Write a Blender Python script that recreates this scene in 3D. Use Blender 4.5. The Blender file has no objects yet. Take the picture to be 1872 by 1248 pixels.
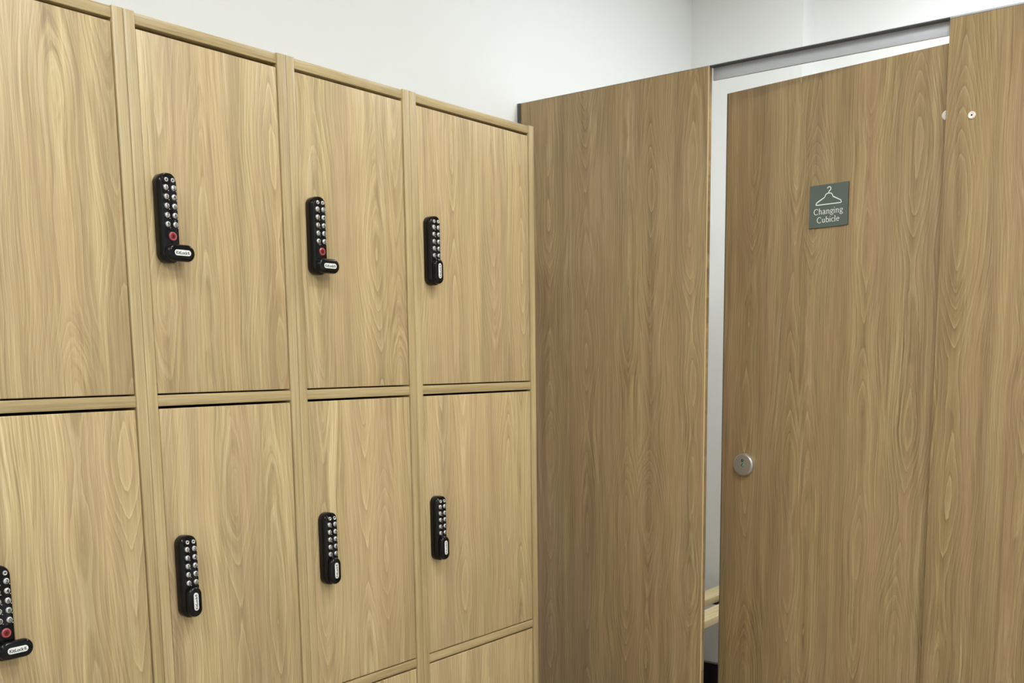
import bpy, bmesh, math
from mathutils import Vector, Matrix

SC = bpy.context.scene
COL = SC.collection
PI = math.pi

# ------------------------------------------------------------------ materials
def srgb(r, g, b):
    f = lambda c: (c/255/12.92) if c/255 <= 0.04045 else ((c/255+0.055)/1.055)**2.4
    return (f(r), f(g), f(b), 1.0)

def plain(name, col, rough=0.5, metal=0.0, spec=0.5, coat=0.0, bump=0.0, bscale=200.0, emit=None, estr=0.0, var=0.0):
    m = bpy.data.materials.new(name); m.use_nodes = True
    nt = m.node_tree; b = nt.nodes['Principled BSDF']
    b.inputs['Base Color'].default_value = col
    b.inputs['Roughness'].default_value = rough
    b.inputs['Metallic'].default_value = metal
    b.inputs['Specular IOR Level'].default_value = spec
    b.inputs['Coat Weight'].default_value = coat
    if emit:
        b.inputs['Emission Color'].default_value = emit
        b.inputs['Emission Strength'].default_value = estr
    tc = nt.nodes.new('ShaderNodeTexCoord')
    nz = nt.nodes.new('ShaderNodeTexNoise'); nz.inputs['Scale'].default_value = bscale; nz.inputs['Detail'].default_value = 3
    nt.links.new(tc.outputs['Object'], nz.inputs['Vector'])
    if var > 0:
        mx = nt.nodes.new('ShaderNodeMix'); mx.data_type = 'RGBA'
        mx.inputs[6].default_value = tuple(c*(1-var) for c in col[:3])+(1,)
        mx.inputs[7].default_value = tuple(min(1, c*(1+var)) for c in col[:3])+(1,)
        nt.links.new(nz.outputs['Fac'], mx.inputs[0]); nt.links.new(mx.outputs[2], b.inputs['Base Color'])
    if bump > 0:
        bp = nt.nodes.new('ShaderNodeBump'); bp.inputs['Strength'].default_value = bump; bp.inputs['Distance'].default_value = 0.001
        nt.links.new(nz.outputs['Fac'], bp.inputs['Height']); nt.links.new(bp.outputs[0], b.inputs['Normal'])
    return m

def oak(name, dark, mid, light, blush, wide='X', grain='Z', rings=26.0, ringmix=0.55, fs=(6.5, 1.05), rough=0.42, tone=0.5, spec=0.45, boards=8.5, sides=8.0):
    """oak laminate: iso-lines of a stretched field give cathedral arches, fine noise gives fibres"""
    m = bpy.data.materials.new(name); m.use_nodes = True
    nt = m.node_tree; N = nt.nodes; L = nt.links
    b = N['Principled BSDF']
    def math_(op, a, c=None, clamp=False):
        n = N.new('ShaderNodeMath'); n.operation = op; n.use_clamp = clamp
        for i, v in enumerate((a, c)):
            if v is None: continue
            if isinstance(v, (int, float)): n.inputs[i].default_value = v
            else: L.new(v, n.inputs[i])
        return n.outputs[0]
    tc = N.new('ShaderNodeTexCoord'); sp = N.new('ShaderNodeSeparateXYZ'); L.new(tc.outputs['Object'], sp.inputs[0])
    oi = N.new('ShaderNodeObjectInfo')
    W = sp.outputs[wide]; G = sp.outputs[grain]
    third = [a for a in 'XYZ' if a not in (wide, grain)][0]; D = sp.outputs[third]
    off1 = math_('MULTIPLY', oi.outputs['Random'], 37.0)
    off2 = math_('MULTIPLY', oi.outputs['Random'], 91.0)
    def noise(ws, gs, ds, detail, rgh, o=off1, dist=0.0):
        cb = N.new('ShaderNodeCombineXYZ')
        L.new(math_('ADD', math_('MULTIPLY', W, ws), o), cb.inputs[0])
        L.new(math_('MULTIPLY', D, ds), cb.inputs[1])
        L.new(math_('ADD', math_('MULTIPLY', G, gs), off2), cb.inputs[2])
        n = N.new('ShaderNodeTexNoise'); n.inputs['Scale'].default_value = 1.0
        n.inputs['Detail'].default_value = detail; n.inputs['Roughness'].default_value = rgh; n.inputs['Distortion'].default_value = dist
        L.new(cb.outputs[0], n.inputs['Vector']); return n.outputs['Fac']
    def ramp(fac, stops, interp='LINEAR'):
        r = N.new('ShaderNodeValToRGB'); r.color_ramp.interpolation = interp
        e = r.color_ramp.elements
        e[0].position, e[0].color = stops[0]; e[1].position, e[1].color = stops[1]
        for p_, c_ in stops[2:]:
            k = e.new(p_); k.color = c_
        L.new(fac, r.inputs[0]); return r.outputs[0]
    g = lambda v: (v, v, v, 1)
    def mix(f, a, c, mode='MIX'):
        n = N.new('ShaderNodeMix'); n.data_type = 'RGBA'; n.blend_type = mode
        if isinstance(f, (int, float)): n.inputs[0].default_value = f
        else: L.new(f, n.inputs[0])
        for i, v in ((6, a), (7, c)):
            if isinstance(v, tuple): n.inputs[i].default_value = v
            else: L.new(v, n.inputs[i])
        return n.outputs[2]
    # boards of uneven width inside the print: each has its own arches, tone and tight straight grain at its sides
    warp = math_('MULTIPLY', math_('SUBTRACT', noise(3.0, 1.3, 1.0, 1.0, 0.4), 0.5), 0.05)
    Wv = math_('ADD', W, warp)
    vo = N.new('ShaderNodeTexVoronoi'); vo.voronoi_dimensions = '1D'; vo.feature = 'F1'; vo.inputs['Scale'].default_value = 1.0; vo.inputs['Randomness'].default_value = 0.75
    L.new(math_('ADD', math_('MULTIPLY', Wv, boards), off1), vo.inputs['W'])
    sc_ = N.new('ShaderNodeSeparateColor'); L.new(vo.outputs['Color'], sc_.inputs[0])
    cid = sc_.outputs[0]; cid2 = sc_.outputs[1]
    dist = vo.outputs['Distance']
    def cellnoise(gs, mult, detail):
        cb = N.new('ShaderNodeCombineXYZ')
        L.new(math_('ADD', math_('MULTIPLY', cid, mult), math_('MULTIPLY', W, 2.2)), cb.inputs[0])
        L.new(off1, cb.inputs[1]); L.new(math_('ADD', math_('MULTIPLY', G, gs), off2), cb.inputs[2])
        n = N.new('ShaderNodeTexNoise'); n.inputs['Scale'].default_value = 1.0; n.inputs['Detail'].default_value = detail
        L.new(cb.outputs[0], n.inputs['Vector']); return n.outputs['Fac']
    arch = math_('MULTIPLY', cellnoise(fs[1], 61.0, 1.0), rings)
    side = math_('MULTIPLY', math_('POWER', math_('MULTIPLY', dist, 2.0), 1.5), sides)
    wob = noise(52.0, 15.0, 2.0, 2.0, 0.6)
    F = math_('ADD', math_('ADD', arch, side), math_('MULTIPLY', wob, 0.8))
    t = math_('FRACT', math_('MULTIPLY', F, 0.8))
    saw = ramp(t, [(0.0, g(0.18)), (0.16, g(0.40)), (0.50, g(0.47)), (0.80, g(0.62)), (0.94, g(0.95)), (1.0, g(0.18))])
    # uneven growth lines that follow the same flow
    cb = N.new('ShaderNodeCombineXYZ'); L.new(math_('ADD', math_('MULTIPLY', F, 1.9), off1), cb.inputs[0])
    L.new(math_('MULTIPLY', W, 30.0), cb.inputs[1]); L.new(math_('MULTIPLY', G, 3.0), cb.inputs[2])
    nf = N.new('ShaderNodeTexNoise'); nf.inputs['Scale'].default_value = 1.0; nf.inputs['Detail'].default_value = 3.0; nf.inputs['Roughness'].default_value = 0.62
    L.new(cb.outputs[0], nf.inputs['Vector'])
    flow = ramp(nf.outputs['Fac'], [(0.30, g(0.0)), (0.70, g(1.0))])
    mask = ramp(noise(13.0, 3.0, 1.0, 1.0, 0.5, off2), [(0.36, g(0.1)), (0.60, g(0.9))])
    lines = math_('ADD', math_('MULTIPLY', flow, 1.0), 0.0)
    lines = mix(mask, lines, saw)
    streak = ramp(noise(44.0, 1.2, 4.0, 3.0, 0.6), [(0.30, g(0.0)), (0.70, g(1.0))])
    fibre = ramp(noise(520.0, 11.0, 60.0, 2.0, 0.6), [(0.30, g(0.0)), (0.70, g(1.0))])
    fine = ramp(noise(300.0, 3.6, 30.0, 2.0, 0.6, off2), [(0.32, g(0.0)), (0.68, g(1.0))])
    lum = mix(ringmix, mix(0.36, streak, fine), lines)
    base = ramp(lum, [(0.08, dark), (0.48, mid), (0.97, light)])
    zone = ramp(noise(16.0, 1.3, 2.0, 2.0, 0.5, off1), [(0.38, g(0.0)), (0.62, g(1.0))])
    dzone = ramp(noise(24.0, 1.0, 2.0, 2.0, 0.55, off2), [(0.36, g(0.76)), (0.58, g(1.0))])
    base = mix(math_('MULTIPLY', math_('ADD', math_('MULTIPLY', zone, 0.7), math_('MULTIPLY', cid2, 0.3)), tone), base, mix(0.75, base, blush, 'MIX'))
    base = mix(tone, base, dzone, 'MULTIPLY')
    colr = mix(0.24, base, ramp(fibre, [(0.0, g(0.22)), (1.0, g(0.78))]), 'OVERLAY')
    L.new(colr, b.inputs['Base Color'])
    b.inputs['Roughness'].default_value = rough
    b.inputs['Specular IOR Level'].default_value = spec
    return m

LK = dict(dark=srgb(126, 105, 68), mid=srgb(190, 167, 120), light=srgb(234, 215, 169), blush=srgb(190, 160, 123))
CU = dict(dark=srgb(98, 77, 48), mid=srgb(168, 144, 100), light=srgb(212, 191, 146), blush=srgb(171, 137, 104))
M = {}
M['door'] = oak('locker_door_oak', **LK, ringmix=0.62, fs=(6.5, 2.4), rings=20, tone=0.8)
M['frame_v'] = oak('locker_frame_oak', srgb(146, 125, 85), srgb(181, 160, 115), srgb(206, 187, 143), srgb(180, 155, 116), fs=(5, 0.5), rings=6, ringmix=0.15, tone=0.35)
M['frame_h'] = oak('locker_rail_oak', srgb(146, 125, 85), srgb(181, 160, 115), srgb(206, 187, 143), srgb(180, 155, 116), wide='Z', grain='X', fs=(22, 2.0), rings=8, ringmix=0.3, tone=0.35)
M['panel'] = oak('cubicle_panel_oak', **CU, wide='X', ringmix=0.62, fs=(6.5, 2.2), rings=20, tone=0.8)
M['panel_edge'] = oak('cubicle_edge_oak', **CU, ringmix=0.1, fs=(5, 0.5), rings=4)
M['bench'] = oak('bench_pine', srgb(214, 190, 140), srgb(238, 220, 172), srgb(246, 232, 190), srgb(238, 216, 172), wide='Y', grain='X', fs=(8, 0.6), rings=8, ringmix=0.3, tone=0.2, rough=0.5)
M['void'] = plain('locker_inner_dark', srgb(40, 30, 20), 0.8)
M['black'] = plain('black_gloss_plastic', (0.0025, 0.0025, 0.003, 1), 0.09, spec=0.32)
M['black_matt'] = plain('black_matt_plastic', (0.012, 0.012, 0.012, 1), 0.45, bump=0.05, bscale=900)
M['silver'] = plain('satin_silver_key', srgb(214, 214, 212), 0.28, metal=0.7, var=0.05, bscale=300)
M['ink'] = plain('black_ink', (0.012, 0.012, 0.012, 1), 0.6)
M['label_white'] = plain('white_label', srgb(240, 240, 236), 0.45, var=0.02)
M['red'] = plain('red_lens', srgb(135, 22, 30), 0.25, coat=0.4, var=0.12, bscale=400)
M['red_rim'] = plain('red_rim', srgb(160, 72, 76), 0.3, coat=0.4, var=0.05)
M['red_dark'] = plain('red_core', srgb(80, 4, 10), 0.3)
M['alu'] = plain('satin_aluminium', srgb(198, 201, 206), 0.5, metal=0.25, var=0.03, bscale=60)
M['alu_dark'] = plain('grey_channel_and_flange_shade', srgb(92, 92, 90), 0.5, metal=0.4, var=0.04)
M['steel'] = plain('brushed_steel', srgb(196, 192, 186), 0.36, metal=0.75, bump=0.05, bscale=1200, var=0.03)
M['nylon'] = plain('pale_nylon', srgb(250, 240, 232), 0.45, var=0.05)
M['edge_grey'] = plain('grey_brown_edge', srgb(112, 98, 80), 0.5, var=0.08)
M['edge_pale'] = plain('pale_edge_band', srgb(222, 200, 152), 0.4, var=0.06)
M['green_win'] = plain('pale_green_indicator', srgb(120, 165, 135), 0.35, var=0.05)
M['slot'] = plain('dark_slot', srgb(22, 40, 30), 0.5)
M['sign'] = plain('green_grey_sign_face', srgb(94, 105, 97), 0.55, var=0.04, bscale=900, bump=0.03)
M['sign_edge'] = plain('dark_sign_edge', srgb(42, 42, 38), 0.5)
M['sign_ink'] = plain('cream_sign_lettering', srgb(250, 255, 246), 0.5, var=0.01)
M['wall'] = plain('white_wall_paint', srgb(243, 245, 244), 0.6, bump=0.04, bscale=350, var=0.01)
M['ceiling'] = plain('white_ceiling_tile', srgb(236, 236, 234), 0.8, bump=0.1, bscale=120, var=0.02)
M['floor'] = plain('light_grey_vinyl', srgb(168, 160, 146), 0.5, var=0.12, bscale=40, bump=0.05)
M['skirt'] = plain('black_skirting_vinyl', srgb(16, 15, 15), 0.35, var=0.1)
M['skirt_top'] = plain('lit_skirting_edge', srgb(150, 148, 144), 0.6)  # pale grey paints the light caught by the skirting's top edge
M['emit'] = plain('lit_led_diffuser', (0.9, 0.9, 0.9, 1), 0.5, emit=(0.955, 0.99, 1.0, 1), estr=23.5)
M['emit_dim'] = plain('dim_led_diffuser', (0.9, 0.9, 0.9, 1), 0.5, emit=(0.955, 0.99, 1.0, 1), estr=18.0)
M['lampframe'] = plain('white_lamp_frame', srgb(235, 235, 235), 0.4)

# ------------------------------------------------------------------ helpers
def new_obj(name, bm, mats, parent=None, loc=None, rot=None, smooth=None):
    me = bpy.data.meshes.new(name)
    bmesh.ops.recalc_face_normals(bm, faces=bm.faces[:]) if not getattr(bm, 'keep', False) else None
    bm.to_mesh(me); bm.free()
    for m in (mats if isinstance(mats, (list, tuple)) else [mats]): me.materials.append(m)
    if smooth is not None:
        for p in me.polygons: p.use_smooth = True
        me.set_sharp_from_angle(angle=math.radians(smooth))
    o = bpy.data.objects.new(name, me); COL.objects.link(o)
    if parent: o.parent = parent
    if loc: o.location = loc
    if rot: o.rotation_euler = rot
    return o

def box(bm, x0, x1, y0, y1, z0, z1, bev=0.0, seg=2, mat=0):
    r = bmesh.ops.create_cube(bm, size=1.0)
    vs = r['verts']
    for v in vs:
        v.co = Vector((x0+(v.co.x+.5)*(x1-x0), y0+(v.co.y+.5)*(y1-y0), z0+(v.co.z+.5)*(z1-z0)))
    fs = list({f for v in vs for f in v.link_faces})
    for f in fs: f.material_index = mat
    if bev > 0:
        es = list({e for v in vs for e in v.link_edges})
        bmesh.ops.bevel(bm, geom=es, offset=bev, segments=seg, profile=0.5, affect='EDGES')
    return bm

def mbox(*a, **k):
    bm = bmesh.new(); box(bm, *a, **k); return bm

def rrect(w, h, r, n=8, cx=0, cz=0):
    """rounded rectangle outline in x/z"""
    r = min(r, w/2-1e-6, h/2-1e-6)
    pts = []
    for (sx, sz, a0) in ((1, 1, 0), (-1, 1, PI/2), (-1, -1, PI), (1, -1, 3*PI/2)):
        for i in range(n+1):
            a = a0+i/n*PI/2
            pts.append((cx+sx*(w/2-r)+r*math.cos(a), cz+sz*(h/2-r)+r*math.sin(a)))
    return pts

def loft(bm, w, h, r, prof, cx=0, cz=0, n=8, mat=0, capmat=None, dirn=-1.0, base=False):
    """stack of inset rounded rectangles standing out along dirn*Y; prof = [(height, inset), ...]"""
    rings = []
    for (d, ins) in prof:
        pts = rrect(w-2*ins, h-2*ins, max(r-ins, 1e-5), n, cx, cz)
        rings.append([bm.verts.new((x, dirn*d, z)) for x, z in pts])
    for a, b in zip(rings[:-1], rings[1:]):
        k = len(a)
        for i in range(k):
            f = bm.faces.new((a[i], a[(i+1) % k], b[(i+1) % k], b[i])); f.material_index = mat
    f = bm.faces.new(rings[-1]); f.material_index = mat if capmat is None else capmat
    if base:
        f = bm.faces.new(list(reversed(rings[0]))); f.material_index = mat
    return bm

def text_into(bm, s, size, cx, cz, y, mat, flip=False, sx=1.0, angle=0.0, extr=0.00012, bold=0.0):
    """append flat lettering, facing -Y (or +Y when flip), centred on cx, cz"""
    cu = bpy.data.curves.new('t', 'FONT'); cu.body = s; cu.size = size; cu.align_x = 'CENTER'; cu.align_y = 'CENTER'
    cu.extrude = extr; cu.offset = bold
    o = bpy.data.objects.new('t', cu); COL.objects.link(o)
    bpy.context.view_layer.update()
    me = bpy.data.meshes.new_from_object(o)
    xs = [v.co.x for v in me.vertices]; ys = [v.co.y for v in me.vertices]
    mx_, my_ = (min(xs)+max(xs))/2, (min(ys)+max(ys))/2
    n0 = len(bm.verts); f0 = len(bm.faces)
    bm.from_mesh(me); bm.verts.ensure_lookup_table(); bm.faces.ensure_lookup_table()
    ca, sa = math.cos(angle), math.sin(angle)
    for v in bm.verts[n0:]:
        u, w, d = (v.co.x-mx_)*sx, v.co.y-my_, v.co.z
        u, w = u*ca-w*sa, u*sa+w*ca
        v.co = Vector((cx+(-u if flip else u), y+(d if flip else -d), cz+w))
    for f in bm.faces[f0:]: f.material_index = mat
    bpy.data.objects.remove(o); bpy.data.curves.remove(cu); bpy.data.meshes.remove(me)

def empty(name, loc=(0, 0, 0), rot=(0, 0, 0), parent=None):
    o = bpy.data.objects.new(name, None); COL.objects.link(o)
    o.location = loc; o.rotation_euler = rot; o.empty_display_size = 0.1
    if parent: o.parent = parent
    return o

def tag(o, label, cat, group=None):
    o['label'] = label; o['category'] = cat; o['kind'] = 'thing'
    if group: o['group'] = group
    return o

def struct(o):
    o['kind'] = 'structure'; return o

# ------------------------------------------------------------------ room
CAMH = 1.29
WALLY = 0.511          # wall behind the lockers
H = 2.72
XL, YF = -2.2, -3.9
XR1, XR2, YB = 3.62, 3.72, 0.083
struct(new_obj('floor', mbox(XL-.1, XR2+.1, YF-.1, WALLY+.1, -0.08, 0.0), M['floor']))
struct(new_obj('ceiling', mbox(XL-.1, XR2+.1, YF-.1, WALLY+.1, H, H+.08), M['ceiling']))
struct(new_obj('wall_back', mbox(XL-.1, XR2+.1, WALLY, WALLY+.1, 0, H), M['wall']))
struct(new_obj('wall_front', mbox(XL-.1, XR2+.1, YF-.1, YF, 0, H), M['wall']))
struct(new_obj('wall_left', mbox(XL-.1, XL, YF, WALLY, 0, H), M['wall']))
bm = bmesh.new()                                   # right wall with its shallow boxed-out corner, one L-shaped solid
poly = [(XR2, YF), (XR2, YB), (XR1, YB), (XR1, WALLY), (XR2+.1, WALLY), (XR2+.1, YF)]
lo = [bm.verts.new((x, y, 0)) for x, y in poly]; hi = [bm.verts.new((x, y, H)) for x, y in poly]
for i in range(6): bm.faces.new((lo[i], lo[(i+1) % 6], hi[(i+1) % 6], hi[i]))
bm.faces.new(hi); bm.faces.new(list(reversed(lo)))
struct(new_obj('wall_right', bm, M['wall']))
bm = bmesh.new()
box(bm, XR1-.012, XR1-.0002, YB-.012, WALLY-.0002, 0.0002, .115, .002)
box(bm, XR1-.012, XR2-.0002, YB-.012, YB-.0002, 0.0002, .115, .002)
box(bm, XR2-.012, XR2-.0002, YF+.0002, YB-.012, 0.0002, .115, .002)
box(bm, XR1-.012, XR1-.0002, YB-.012, WALLY-.0002, .1152, .1195, .001, mat=1)
box(bm, XR2-.012, XR2-.0002, YF+.0002, YB-.012, .1152, .1195, .001, mat=1)
struct(new_obj('baseboard_right', bm, [M['skirt'], M['skirt_top']]))

# ------------------------------------------------------------------ code lock (built once, copied)
def lock_meshes():
    W_, H_, D_ = .0325, .133, .018
    d = {}
    bm = bmesh.new()
    loft(bm, W_, H_, .0145, [(0.0, .0006), (.0012, 0), (.0125, 0.0), (.0150, .0007), (.0170, .0021), (.0178, .0034), (D_, .0046)], n=10, base=True)
    # slightly sunk key field and its border ridge
    loft(bm, .0245, .083, .0105, [(D_-.0002, 0), (D_+.0005, .0004), (D_+.0007, .0010), (D_+.0003, .0016)], cz=.0245, n=8)
    d['body'] = bm
    F = D_+.0003
    keys = []
    for k in range(10):
        cx = -.0054 if k % 2 == 0 else .0080
        cz = .0448-.01353*(k//2)
        b = bmesh.new()
        loft(b, .0085, .0085, .00425, [(F-.0002, 0), (F+.0012, 0.0002), (F+.0019, .0008), (F+.0022, .0018)], n=6)
        text_into(b, str((k+1) % 10), .0080, 0, 0, -(F+.0023), 1, bold=.00010)
        # small raised dot at the lower right of the key
        loft(b, .0017, .0017, .0008, [(F-.0002, 0), (F+.0005, .0002), (F+.0007, .0005)], cx=.0045, cz=-.0045, n=3)
        keys.append((b, cx, cz))
    d['keys'] = keys
    caps = []
    for cx in (-.0039, .0072):
        b = bmesh.new()
        loft(b, .0066, .0066, .0033, [(F-.0002, 0), (F+.0010, .0002), (F+.0014, .0009), (F+.0008, .0016)], n=6, capmat=0)
        loft(b, .0028, .0028, .0014, [(F+.0007, 0), (F+.0009, .0001)], n=5, mat=1)
        caps.append((b, cx, .0561))
    d['caps'] = caps
    b = bmesh.new()
    loft(b, .0136, .0136, .0068, [(F-.0002, 0), (F+.0014, .0003), (F+.0020, .0013), (F+.0016, .0024)], n=8, mat=0)
    loft(b, .0090, .0090, .0045, [(F+.0015, 0), (F+.0017, .0002)], n=8, mat=1)
    loft(b, .0046, .0046, .0010, [(F+.0017, 0), (F+.0021, .0003)], n=3, mat=2)
    d['red'] = b
    # turn handle: origin on its pivot, tail along +X
    b = bmesh.new()
    loft(b, .0490, .0256, .0127, [(D_-.0004, .0015), (D_+.0004, .0004), (D_+.0030, 0), (D_+.0062, .0003), (D_+.0083, .0015), (D_+.0093, .0034), (D_+.0097, .0056)], cx=.0110, n=10, base=True)
    d['knob'] = b
    b = bmesh.new()
    K = D_+.0097
    loft(b, .0290, .0088, .0043, [(K-.0001, 0), (K+.0004, .0002)], cx=.0119, n=8, mat=0)
    text_into(b, 'KitLock', .0068, .0098, 0, -(K+.00055), 1, sx=.93, bold=.0001)
    for (x0, x1, z0, z1) in ((.0206, .0216, -.0020, .0020), (.0206, .0236, .0012, .0020), (.0222, .0230, -.0020, .0006), (.0222, .0246, -.0020, -.0013)):
        box(b, x0, x1, -(K+.0006), -(K+.0003), z0, z1, mat=1)
    d['label'] = b
    return d

PIV = -.051
def make_lock(parent, loc):
    d = lock_meshes()
    body = new_obj('code_lock', d['body'], M['black'], parent, loc, smooth=38)
    for b, cx, cz in d['keys']:
        new_obj('key', b, [M['silver'], M['ink']], body, (cx, 0, cz), smooth=35)
    for b, cx, cz in d['caps']:
        new_obj('fixing_cap', b, [M['silver'], M['ink']], body, (cx, 0, cz), smooth=35)
    new_obj('red_button', d['red'], [M['red_rim'], M['red'], M['red_dark']], body, (.0020, 0, -.0267), smooth=35)
    new_obj('turn_handle', d['knob'], M['black'], body, (0, 0, PIV), smooth=38)
    new_obj('handle_label', d['label'], [M['label_white'], M['ink']], body, (0, 0, PIV), smooth=35)
    return body

def copy_tree(o, parent):
    c = o.copy(); COL.objects.link(c); c.parent = parent
    for ch in list(o.children): copy_tree(ch, c)
    return c

def turn(lock, upright):
    for ch in lock.children:
        if ch.name.startswith(('turn_handle', 'handle_label')):
            ch.rotation_euler = (0, -PI/2 if upright else 0, 0)

# ------------------------------------------------------------------ lockers
T = .0180
ZT = (1.7894, 1.8055)
SH = [(1.2321, 1.2490), (.6792, .6962)]
BT = (.1263, .1433)
XB = [.6238, .9258, 1.2276, 1.5298, 1.9300]
proto_lock = None
GR = 'oak locker columns side by side along the wall'
labels = [
    'oak laminate locker column cut off by the left edge of the photo',
    'oak laminate locker column second from the left, bearing the largest looking full code lock',
    'oak laminate locker column third from the left, directly beside the wider end column',
    'wide oak laminate end locker column nearest the changing cubicle, with only upright lock handles',
]
upright = [(True, False, True), (False, True, True), (False, True, True), (True, True, True)]
topgap = [.0050, .0062, .0052, .0052]
for c in range(4):
    x0, x1 = XB[c], XB[c+1]; w = x1-x0
    root = empty('locker_cabinet', (x0, 0, 0)); tag(root, labels[c], 'lockers', GR)
    g = .0003; ia, ib = T+g, w-T-g
    for (a, b_) in ((g, T+g), (w-T-g, w-g)):
        new_obj('side_panel', mbox(a, b_, 0, .50, 0, 1.8066, .0008), M['frame_v'], root, smooth=40)
    new_obj('top_panel', mbox(ia, ib, .0024, .50, ZT[0], ZT[1], .0007), M['frame_h'], root, smooth=40)
    for z0, z1 in SH:
        new_obj('shelf', mbox(ia, ib, .0020, .488, z0, z1, .0007), M['frame_h'], root, smooth=40)
    new_obj('bottom_panel', mbox(ia, ib, .0020, .488, BT[0], BT[1], .0007), M['frame_h'], root, smooth=40)
    new_obj('plinth', mbox(ia, ib, .04, .058, 0, BT[0]), M['frame_h'], root)
    new_obj('back_panel', mbox(ia, ib, .4885, .4985, BT[0], ZT[0]), M['void'], root)
    spans = [(SH[0][1], ZT[0], topgap[c], .0024), (SH[1][1], SH[0][0], .0042, .0022), (BT[1], SH[1][0], .0036, .0022)]
    for k, (z0, z1, gt, gb) in enumerate(spans):
        zc = (z0+z1)/2; hh = (z1-z0)/2
        bm = bmesh.new()
        box(bm, ia+.0017, ib-.0014, 0, .018, -hh+gb, hh-gt, .0014, 3)
        door = new_obj('door', bm, M['door'], root, (0, .0022, zc), smooth=40)
        if k == 0: lz = 1.5147
        else: lz = 1.5147-.5535*k
        if c == 3: lz -= .0025
        loc = (T+.0305, .0022, lz)
        if proto_lock is None:
            proto_lock = make_lock(root, loc); lk = proto_lock
        else:
            lk = copy_tree(proto_lock, root); lk.location = loc
        turn(lk, upright[c][k])

# ------------------------------------------------------------------ cubicle front
XC = 2.55; TP = .018; ZTOP = 2.0443
def ry(v): return v-1.41074
YL, YP = ry(1.3020), ry(.7097)
# left panel: local x = world y (rotated 90 deg) so that the grain material is shared
def panel(name, y0, y1, cap, z0=.12):
    root = empty(name, (XC, y0, 0), (0, 0, PI/2))
    # local x -> world +y, local y -> world -x ; the visible face is local y=0
    new_obj('board', mbox(0, y1-y0, -TP, 0, z0, ZTOP-cap, .0012), M['panel'], root, smooth=40)
    new_obj('capping_strip', mbox(0, y1-y0, -TP-.0005, .0005, ZTOP-cap+.0001, ZTOP, .0004), M['alu'], root, smooth=40)
    return root
pl = panel('partition_panel', YL, WALLY-.010, .0012)
new_obj('edge_band', mbox(-.0003, .0022, -.0014, .0004, .12, ZTOP-.0013, .0003), M['edge_pale'], pl)
tag(pl, 'fixed oak laminate cubicle panel standing between the lockers and the gap beside the door', 'partition panel')
new_obj('wall_channel', mbox(WALLY-.0102-YL, WALLY-.0006-YL, -TP-.002, .0025, .0, ZTOP, .0006), M['alu_dark'], pl)
for xx in (.08, .50):
    bm = bmesh.new(); box(bm, xx-.02, xx+.02, -.016, -.002, 0, .1199, .002)
    box(bm, xx-.03, xx+.03, -.0175, -.0005, 0, .006, .001); new_obj('foot', bm, M['alu_dark'], pl, smooth=40)
pr = panel('partition_panel', -1.55, YP, .0042)
tag(pr, 'fixed oak laminate cubicle panel at the right edge, to which the door is hinged', 'partition panel')
for xx in (.08, .70):
    bm = bmesh.new(); box(bm, xx-.02, xx+.02, -.016, -.002, 0, .1199, .002)
    box(bm, xx-.03, xx+.03, -.0175, -.0005, 0, .006, .001); new_obj('foot', bm, M['alu_dark'], pr, smooth=40)
def disc_bm(d, prof, hole=0, inner=None):
    b = bmesh.new(); loft(b, d, d, d/2, prof, n=8, dirn=1.0)
    if hole: loft(b, hole, hole, hole/2, inner, n=5, dirn=1.0, mat=1)
    return b
bx_ = ry(.6535)+1.55
new_obj('hinge_bolt', disc_bm(.0165, [(-.0002, 0), (.0022, .0002), (.0034, .0014), (.0030, .0040), (.0026, .0044)], .0042, [(.0024, 0), (.0029, .0003)]),
        [M['nylon'], M['ink']], pr, (bx_, 0, 1.8255), smooth=40)
new_obj('hinge_bolt', disc_bm(.0165, [(-.0002, 0), (.0022, .0002), (.0034, .0014), (.0030, .0040), (.0026, .0044)], .0042, [(.0024, 0), (.0029, .0003)]),
        [M['nylon'], M['ink']], pr, (bx_, 0, .36), smooth=40)

# header rail
bm = bmesh.new()
LW = YL-YP
box(bm, 0.0004, LW-.0004, -.0290, 0.0, ZTOP-.0010, ZTOP, .0003)
box(bm, 0.0006, LW-.0006, -.0210, -.0010, ZTOP-.0030, ZTOP-.0011, mat=1)  # dark strip stands in for the shade under the top flange
box(bm, 0.0004, LW-.0004, -.0290, -.0212, 2.0110, ZTOP-.0021, .0006)
box(bm, 0.0004, LW-.0004, -.0212, -.0204, 2.0110, 2.0124)
hr = new_obj('header_rail', bm, [M['alu'], M['alu_dark']], None, (XC, YP, 0), (0, 0, PI/2), smooth=40)
tag(hr, 'grey aluminium header rail bridging the two cubicle panels above the door', 'rail')

# door leaf, ajar inwards
a_ = Vector((2.5735, ry(.7155))); b_ = Vector((2.6570, ry(1.3036))); dd = (b_-a_).normalized()
ang = math.atan2(dd.y, dd.x)
dr = empty('cubicle_door', (a_.x, a_.y, 0), (0, 0, ang))
tag(dr, 'oak laminate changing cubicle door standing slightly ajar inwards', 'door')
LZ = 1.9946
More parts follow.
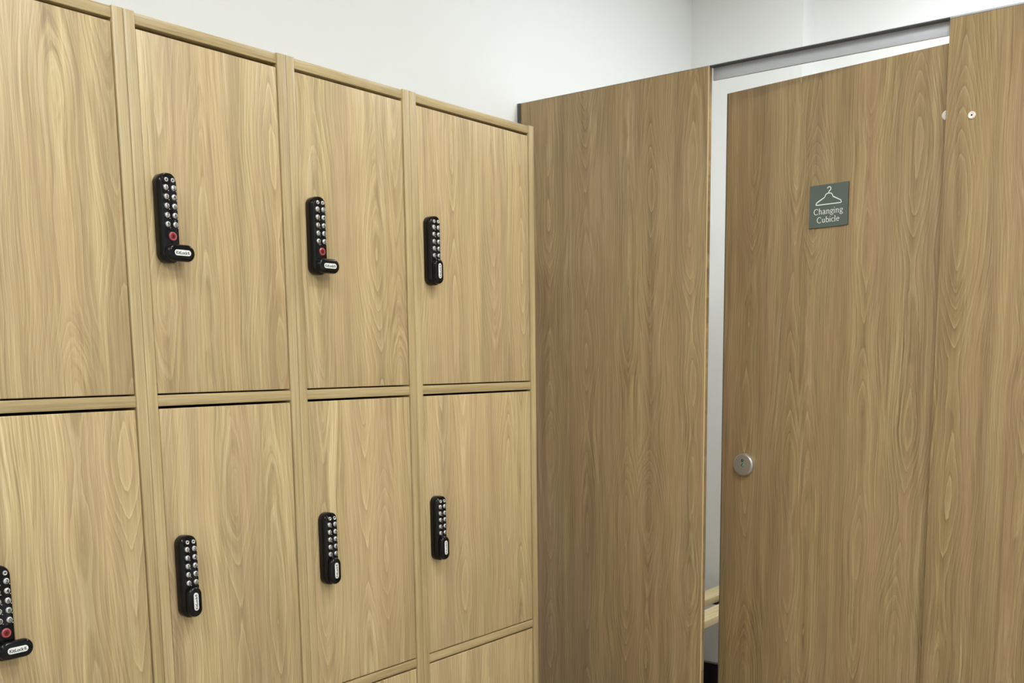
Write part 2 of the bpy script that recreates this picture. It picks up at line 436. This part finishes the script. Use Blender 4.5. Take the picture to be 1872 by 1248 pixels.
# local x = towards the free edge, local +y = towards the room
new_obj('leaf', mbox(-.009, .5900, -.018, 0, .15, LZ, .0010), M['panel'], dr, smooth=40)
new_obj('edge_strip', mbox(.5901, .5939, -.018, -.0006, .15, LZ, .0014), M['edge_grey'], dr, smooth=40)
b = disc_bm(.0225, [(-.0002, 0), (.0014, .0001), (.0026, .0012), (.0029, .0030)])
new_obj('hinge_cap', b, M['nylon'], dr, (-.0020, 0, 1.8385), smooth=40)
b = disc_bm(.0225, [(-.0002, 0), (.0014, .0001), (.0026, .0012), (.0029, .0030)])
new_obj('hinge_cap', b, M['nylon'], dr, (-.0020, 0, .37), smooth=40)
ib_ = bmesh.new()
loft(ib_, .0620, .0620, .0310, [(-.0002, 0), (.0080, 0), (.0105, .0006), (.0125, .0020), (.0135, .0042), (.0136, .0052)], n=16, dirn=1.0)
ind = new_obj('bolt_indicator', ib_, M['steel'], dr, (.5150, 0, 1.0085), smooth=40)
ind['label'] = 'round brushed steel indicator'
b = bmesh.new(); loft(b, .0085, .0200, .0042, [(.0134, 0), (.0138, .0001)], cx=.0000, cz=.0060, n=6, dirn=1.0)
new_obj('indicator_window', b, M['green_win'], ind, smooth=40)
b = bmesh.new()
loft(b, .0082, .0082, .0041, [(.0136, 0), (.0142, .0002), (.0142, .0018)], cx=.0005, cz=.0118, n=6, dirn=1.0)
loft(b, .0028, .0028, .0014, [(.0141, 0), (.0146, .0002)], cx=.0005, cz=.0118, n=4, dirn=1.0, mat=1)
s_ = bmesh.new(); loft(s_, .0022, .0105, .0010, [(.0136, 0), (.0142, .0001)], n=3, dirn=1.0)
for v in s_.verts:
    x, z = v.co.x, v.co.z; t_ = math.radians(32)
    v.co.x = x*math.cos(t_)+z*math.sin(t_)*-1+.0010; v.co.z = x*math.sin(t_)+z*math.cos(t_)+.0005
tm = bpy.data.meshes.new('tmp'); s_.to_mesh(tm); s_.free(); b.from_mesh(tm); bpy.data.meshes.remove(tm)
loft(b, .0045, .0020, .0010, [(.0136, 0), (.0142, .0001)], cx=-.0012, cz=-.0052, n=3, dirn=1.0, mat=2)
new_obj('coin_slot', b, [M['slot'], M['silver'], M['edge_grey']], ind, smooth=40)

# ------------------------------------------------------------------ sign (drawn with a broad-nib stroke)
SW = .1058
def sign_pt(u, v): return (-u, v)           # reading right = local -x
def ribbon(bm, pts, thick, thin=None, mat=0, y=.0038, closed=False):
    """flat stroke; width varies with direction like a pen: vertical thick, horizontal thin"""
    thin = thin or thick
    n = len(pts); L_, R_ = [], []
    for i in range(n):
        if closed: p, q = Vector(pts[i-1]), Vector(pts[(i+1) % n])
        else: p, q = Vector(pts[max(i-1, 0)]), Vector(pts[min(i+1, n-1)])
        t = (q-p).normalized(); nn = Vector((-t.y, t.x))
        w_ = (thin+(thick-thin)*abs(t.y))/2
        if closed or 0 < i < n-1:   # mitre
            t1 = (Vector(pts[i])-Vector(pts[i-1])).normalized()
            w_ /= max(.6, abs(t1.dot(t)))
        c = Vector(pts[i]); a, b2 = c+nn*w_, c-nn*w_
        for lst, k in ((L_, a), (R_, b2)):
            x, z = sign_pt(k.x, k.y); lst.append((bm.verts.new((x, y, z)), bm.verts.new((x, y-.0008, z))))
    rng = range(n if closed else n-1)
    for i in rng:
        j = (i+1) % n
        for q4 in ((L_[i][0], L_[j][0], R_[j][0], R_[i][0]), (L_[i][1], L_[j][1], L_[j][0], L_[i][0]), (R_[i][0], R_[j][0], R_[j][1], R_[i][1])):
            f = bm.faces.new(q4); f.material_index = mat
def arc(cx, cy, rx, ry_, a0, a1, n=14):
    return [(cx+rx*math.cos(math.radians(a0+(a1-a0)*i/n)), cy+ry_*math.sin(math.radians(a0+(a1-a0)*i/n))) for i in range(n+1)]
# glyphs in units of x-height = 1; returns (strokes, advance); stroke = list of points
def G(ch):
    s = []
    def st(p, k=.17, t=.08): s.append((p, k, t))
    def serif(x, y, l=.13, r=.13): st([(x-l, y), (x+r, y)], .07, .07)
    def flag(x, y): st([(x-.15, y-.10), (x, y)], .08, .09)
    if ch == 'C':
        st(arc(.62, .70, .56, .72, 48, 312, 22), .19, .08); st([(1.02, 1.20), (1.04, .98)], .07, .07); st([(1.0, .24), (1.07, .12)], .07, .07); return s, 1.26
    if ch == 'h':
        st([(.2, 0), (.2, 1.52)]); flag(.2, 1.50); serif(.2, .03); st([(.24, .72)]+arc(.53, .68, .25, .29, 150, 0, 8)+[(.78, 0)], .16, .08); serif(.78, .03); return s, 1.08
    if ch == 'a':
        st(arc(.36, .70, .26, .27, 160, 0, 8)+[(.62, .12), (.72, .03), (.84, .05)], .16, .08); st([(.62, .58), (.40, .50)]+arc(.34, .24, .25, .25, 110, 330, 10), .15, .08); return s, .92
    if ch == 'n':
        st([(.2, 0), (.2, .96)]); flag(.2, .95); serif(.2, .03); st([(.24, .72)]+arc(.53, .68, .25, .29, 150, 0, 8)+[(.78, 0)], .16, .08); serif(.78, .03); return s, 1.08
    if ch == 'g':
        st(arc(.42, .66, .29, .31, 0, 360, 16), .14, .08); st([(.62, .88), (.90, .94)], .08, .08)
        st([(.26, .38), (.18, .22), (.34, .12)], .1, .08); st([(.30, .12)]+arc(.46, -.18, .36, .24, 95, -240, 18), .12, .09); return s, .95
    if ch == 'i':
        st([(.2, 0), (.2, .96)]); flag(.2, .95); serif(.2, .03); st([(.19, 1.25), (.19, 1.42)], .18, .18); return s, .48
    if ch == 'u':
        st([(.2, .96), (.2, .35)]+arc(.46, .34, .26, .29, 180, 320, 8), .16, .08); flag(.2, .93); st([(.76, .96), (.76, .02)]); flag(.76, .93); st([(.76, .03), (.90, .06)], .08, .07); return s, 1.02
    if ch == 'b':
        st([(.2, .04), (.2, 1.52)]); flag(.2, 1.50); st(arc(.50, .48, .36, .46, 140, -160, 16), .16, .09); return s, 1.0
    if ch == 'c':
        st(arc(.48, .48, .37, .46, 50, 315, 16), .16, .08); st([(.72, .80), (.70, .72)], .14, .14); return s, .86
    if ch == 'l':
        st([(.2, 0), (.2, 1.52)]); flag(.2, 1.50); serif(.2, .03); return s, .46
    if ch == 'e':
        st([(.14, .56), (.80, .58)]+arc(.48, .50, .34, .44, 12, 318, 18), .15, .08); return s, .92
    return s, .5
def word(bm, txt, cx, cy, xh, width):
    adv = sum(G(c)[1] for c in txt); k = width/adv; x = cx-width/2
    for c in txt:
        ss, a = G(c)
        for p, tk, tn in ss:
            ribbon(bm, [(x+u*k, cy+v*xh) for u, v in p], tk*xh, tn*xh*1.25)
        x += a*k
sgn = new_obj('changing_cubicle_sign', mbox(-SW/2, SW/2, 0, .0036, -.0520, .0520, .0006, mat=0), [M['sign'], M['sign_edge']], None,
              (a_.x+dd.x*.2850-dd.y*.0002, a_.y+dd.y*.2850+dd.x*.0002, 1.6712), (0, 0, ang), smooth=None)
for p in sgn.data.polygons:
    if p.normal.y < .9: p.material_index = 1
tag(sgn, 'small square green-grey sign reading Changing Cubicle under a coat hanger, on the cubicle door', 'sign')
bm = bmesh.new()
word(bm, 'Changing', 0.0, -.0196, .0096, .0796)
word(bm, 'Cubicle', 0.0, -.0402, .0096, .0612)
new_obj('lettering', bm, M['sign_ink'], sgn)
bm = bmesh.new()
hang = [(-.0345, .0045), (-.0330, .0095), (-.0110, .0210), (-.0092, .0262), (-.0060, .0290), (0, .0302), (.0060, .0290), (.0092, .0262), (.0110, .0210), (.0330, .0095), (.0345, .0045), (.0315, .0035), (-.0315, .0035)]
ribbon(bm, hang, .0021, closed=True)
ribbon(bm, [(-.0004, .0302), (-.0004, .0335), (.0030, .0365), (.0052, .0395), (.0048, .0430), (.0015, .0452), (-.0022, .0446), (-.0048, .0415)], .0021)
new_obj('hanger_symbol', bm, M['sign_ink'], sgn)

# ------------------------------------------------------------------ bench inside the cubicle
bn = empty('bench', (3.1, .24, 0)); tag(bn, 'pale pine slatted bench inside the cubicle, seen through the gap beside the door', 'bench')
for (y0, y1) in ((.127-.24, .206-.24), (.268-.24, .344-.24)):
    new_obj('slat', mbox(-.48, .505, y0, y1, .415, .440, .003), M['bench'], bn, smooth=40)
for xx in (-.36, .40):
    bm = bmesh.new()
    box(bm, xx-.015, xx+.015, -.115, .22, .385, .4149, .002)
    box(bm, xx-.015, xx+.015, .19, .22, .0, .385, .002); box(bm, xx-.015, xx+.015, -.115, -.085, .0, .385, .002)
    new_obj('support_frame', bm, M['black_matt'], bn, smooth=40)

# ------------------------------------------------------------------ ceiling lights (out of frame)
def lamp(x, y, lab, w=.6, l=.6):
    r = empty('ceiling_light', (x, y, H)); tag(r, lab, 'ceiling light', 'square led panels in the ceiling')
    bm = bmesh.new()
    for (a0, a1, b0, b1) in ((-w/2, w/2, -l/2, -l/2+.02), (-w/2, w/2, l/2-.02, l/2), (-w/2, -w/2+.02, -l/2+.02, l/2-.02), (w/2-.02, w/2, -l/2+.02, l/2-.02)):
        box(bm, a0, a1, b0, b1, -.016, -.0002, .001)
    new_obj('frame', bm, M['lampframe'], r)
    new_obj('diffuser', mbox(-w/2+.0205, w/2-.0205, -l/2+.0205, l/2-.0205, -.010, -.003), M['emit'] if x < 2 else M['emit_dim'], r)
for (x, y, lab) in ((-.35, -.75, 'lit square ceiling panel nearest the left end of the lockers'),
                    (1.30, -1.25, 'lit square ceiling panel in front of the lockers'),
                    (-.35, -2.75, 'lit square ceiling panel in the far left of the room'),
                    (1.35, -2.75, 'lit square ceiling panel behind the viewer'),
                    (2.90, -.62, 'dimmer lit square ceiling panel above the changing cubicle')):
    lamp(x, y, lab)

# ------------------------------------------------------------------ world, camera, view
w = bpy.data.worlds.new('world'); SC.world = w; w.use_nodes = True
w.node_tree.nodes['Background'].inputs[0].default_value = (.9, .95, 1, 1)
w.node_tree.nodes['Background'].inputs[1].default_value = .3
cam = bpy.data.cameras.new('camera'); co = bpy.data.objects.new('camera', cam); COL.objects.link(co)
R = ((0.6082678184821878, -0.7936305491073861, -0.012681187737318451),
     (0.1218636034281557, 0.07758969487235888, 0.9895095256788181),
     (0.7843210587243119, 0.6034321757854176, -0.14390999294160028))
mt = Matrix(((R[0][0], R[1][0], -R[2][0]), (R[0][1], R[1][1], -R[2][1]), (R[0][2], R[1][2], -R[2][2]))).to_4x4()
mt.translation = Vector((0, -1.41074, CAMH))
co.matrix_world = mt
cam.sensor_width = 36.0; cam.sensor_fit = 'HORIZONTAL'
cam.lens = 36*1899.558/1872
cam.shift_y = (941.04-624)/1872
cam.clip_start = .02
SC.camera = co
vs = SC.view_settings
SC.display_settings.display_device = 'sRGB'
vs.view_transform = 'Standard'; vs.look = 'None'; vs.gamma = 1.0; vs.exposure = 0.0; vs.use_curve_mapping = False
SC.cycles.max_bounces = 6; SC.cycles.diffuse_bounces = 4; SC.cycles.glossy_bounces = 3
SC.cycles.use_adaptive_sampling = True; SC.cycles.adaptive_threshold = 0.05
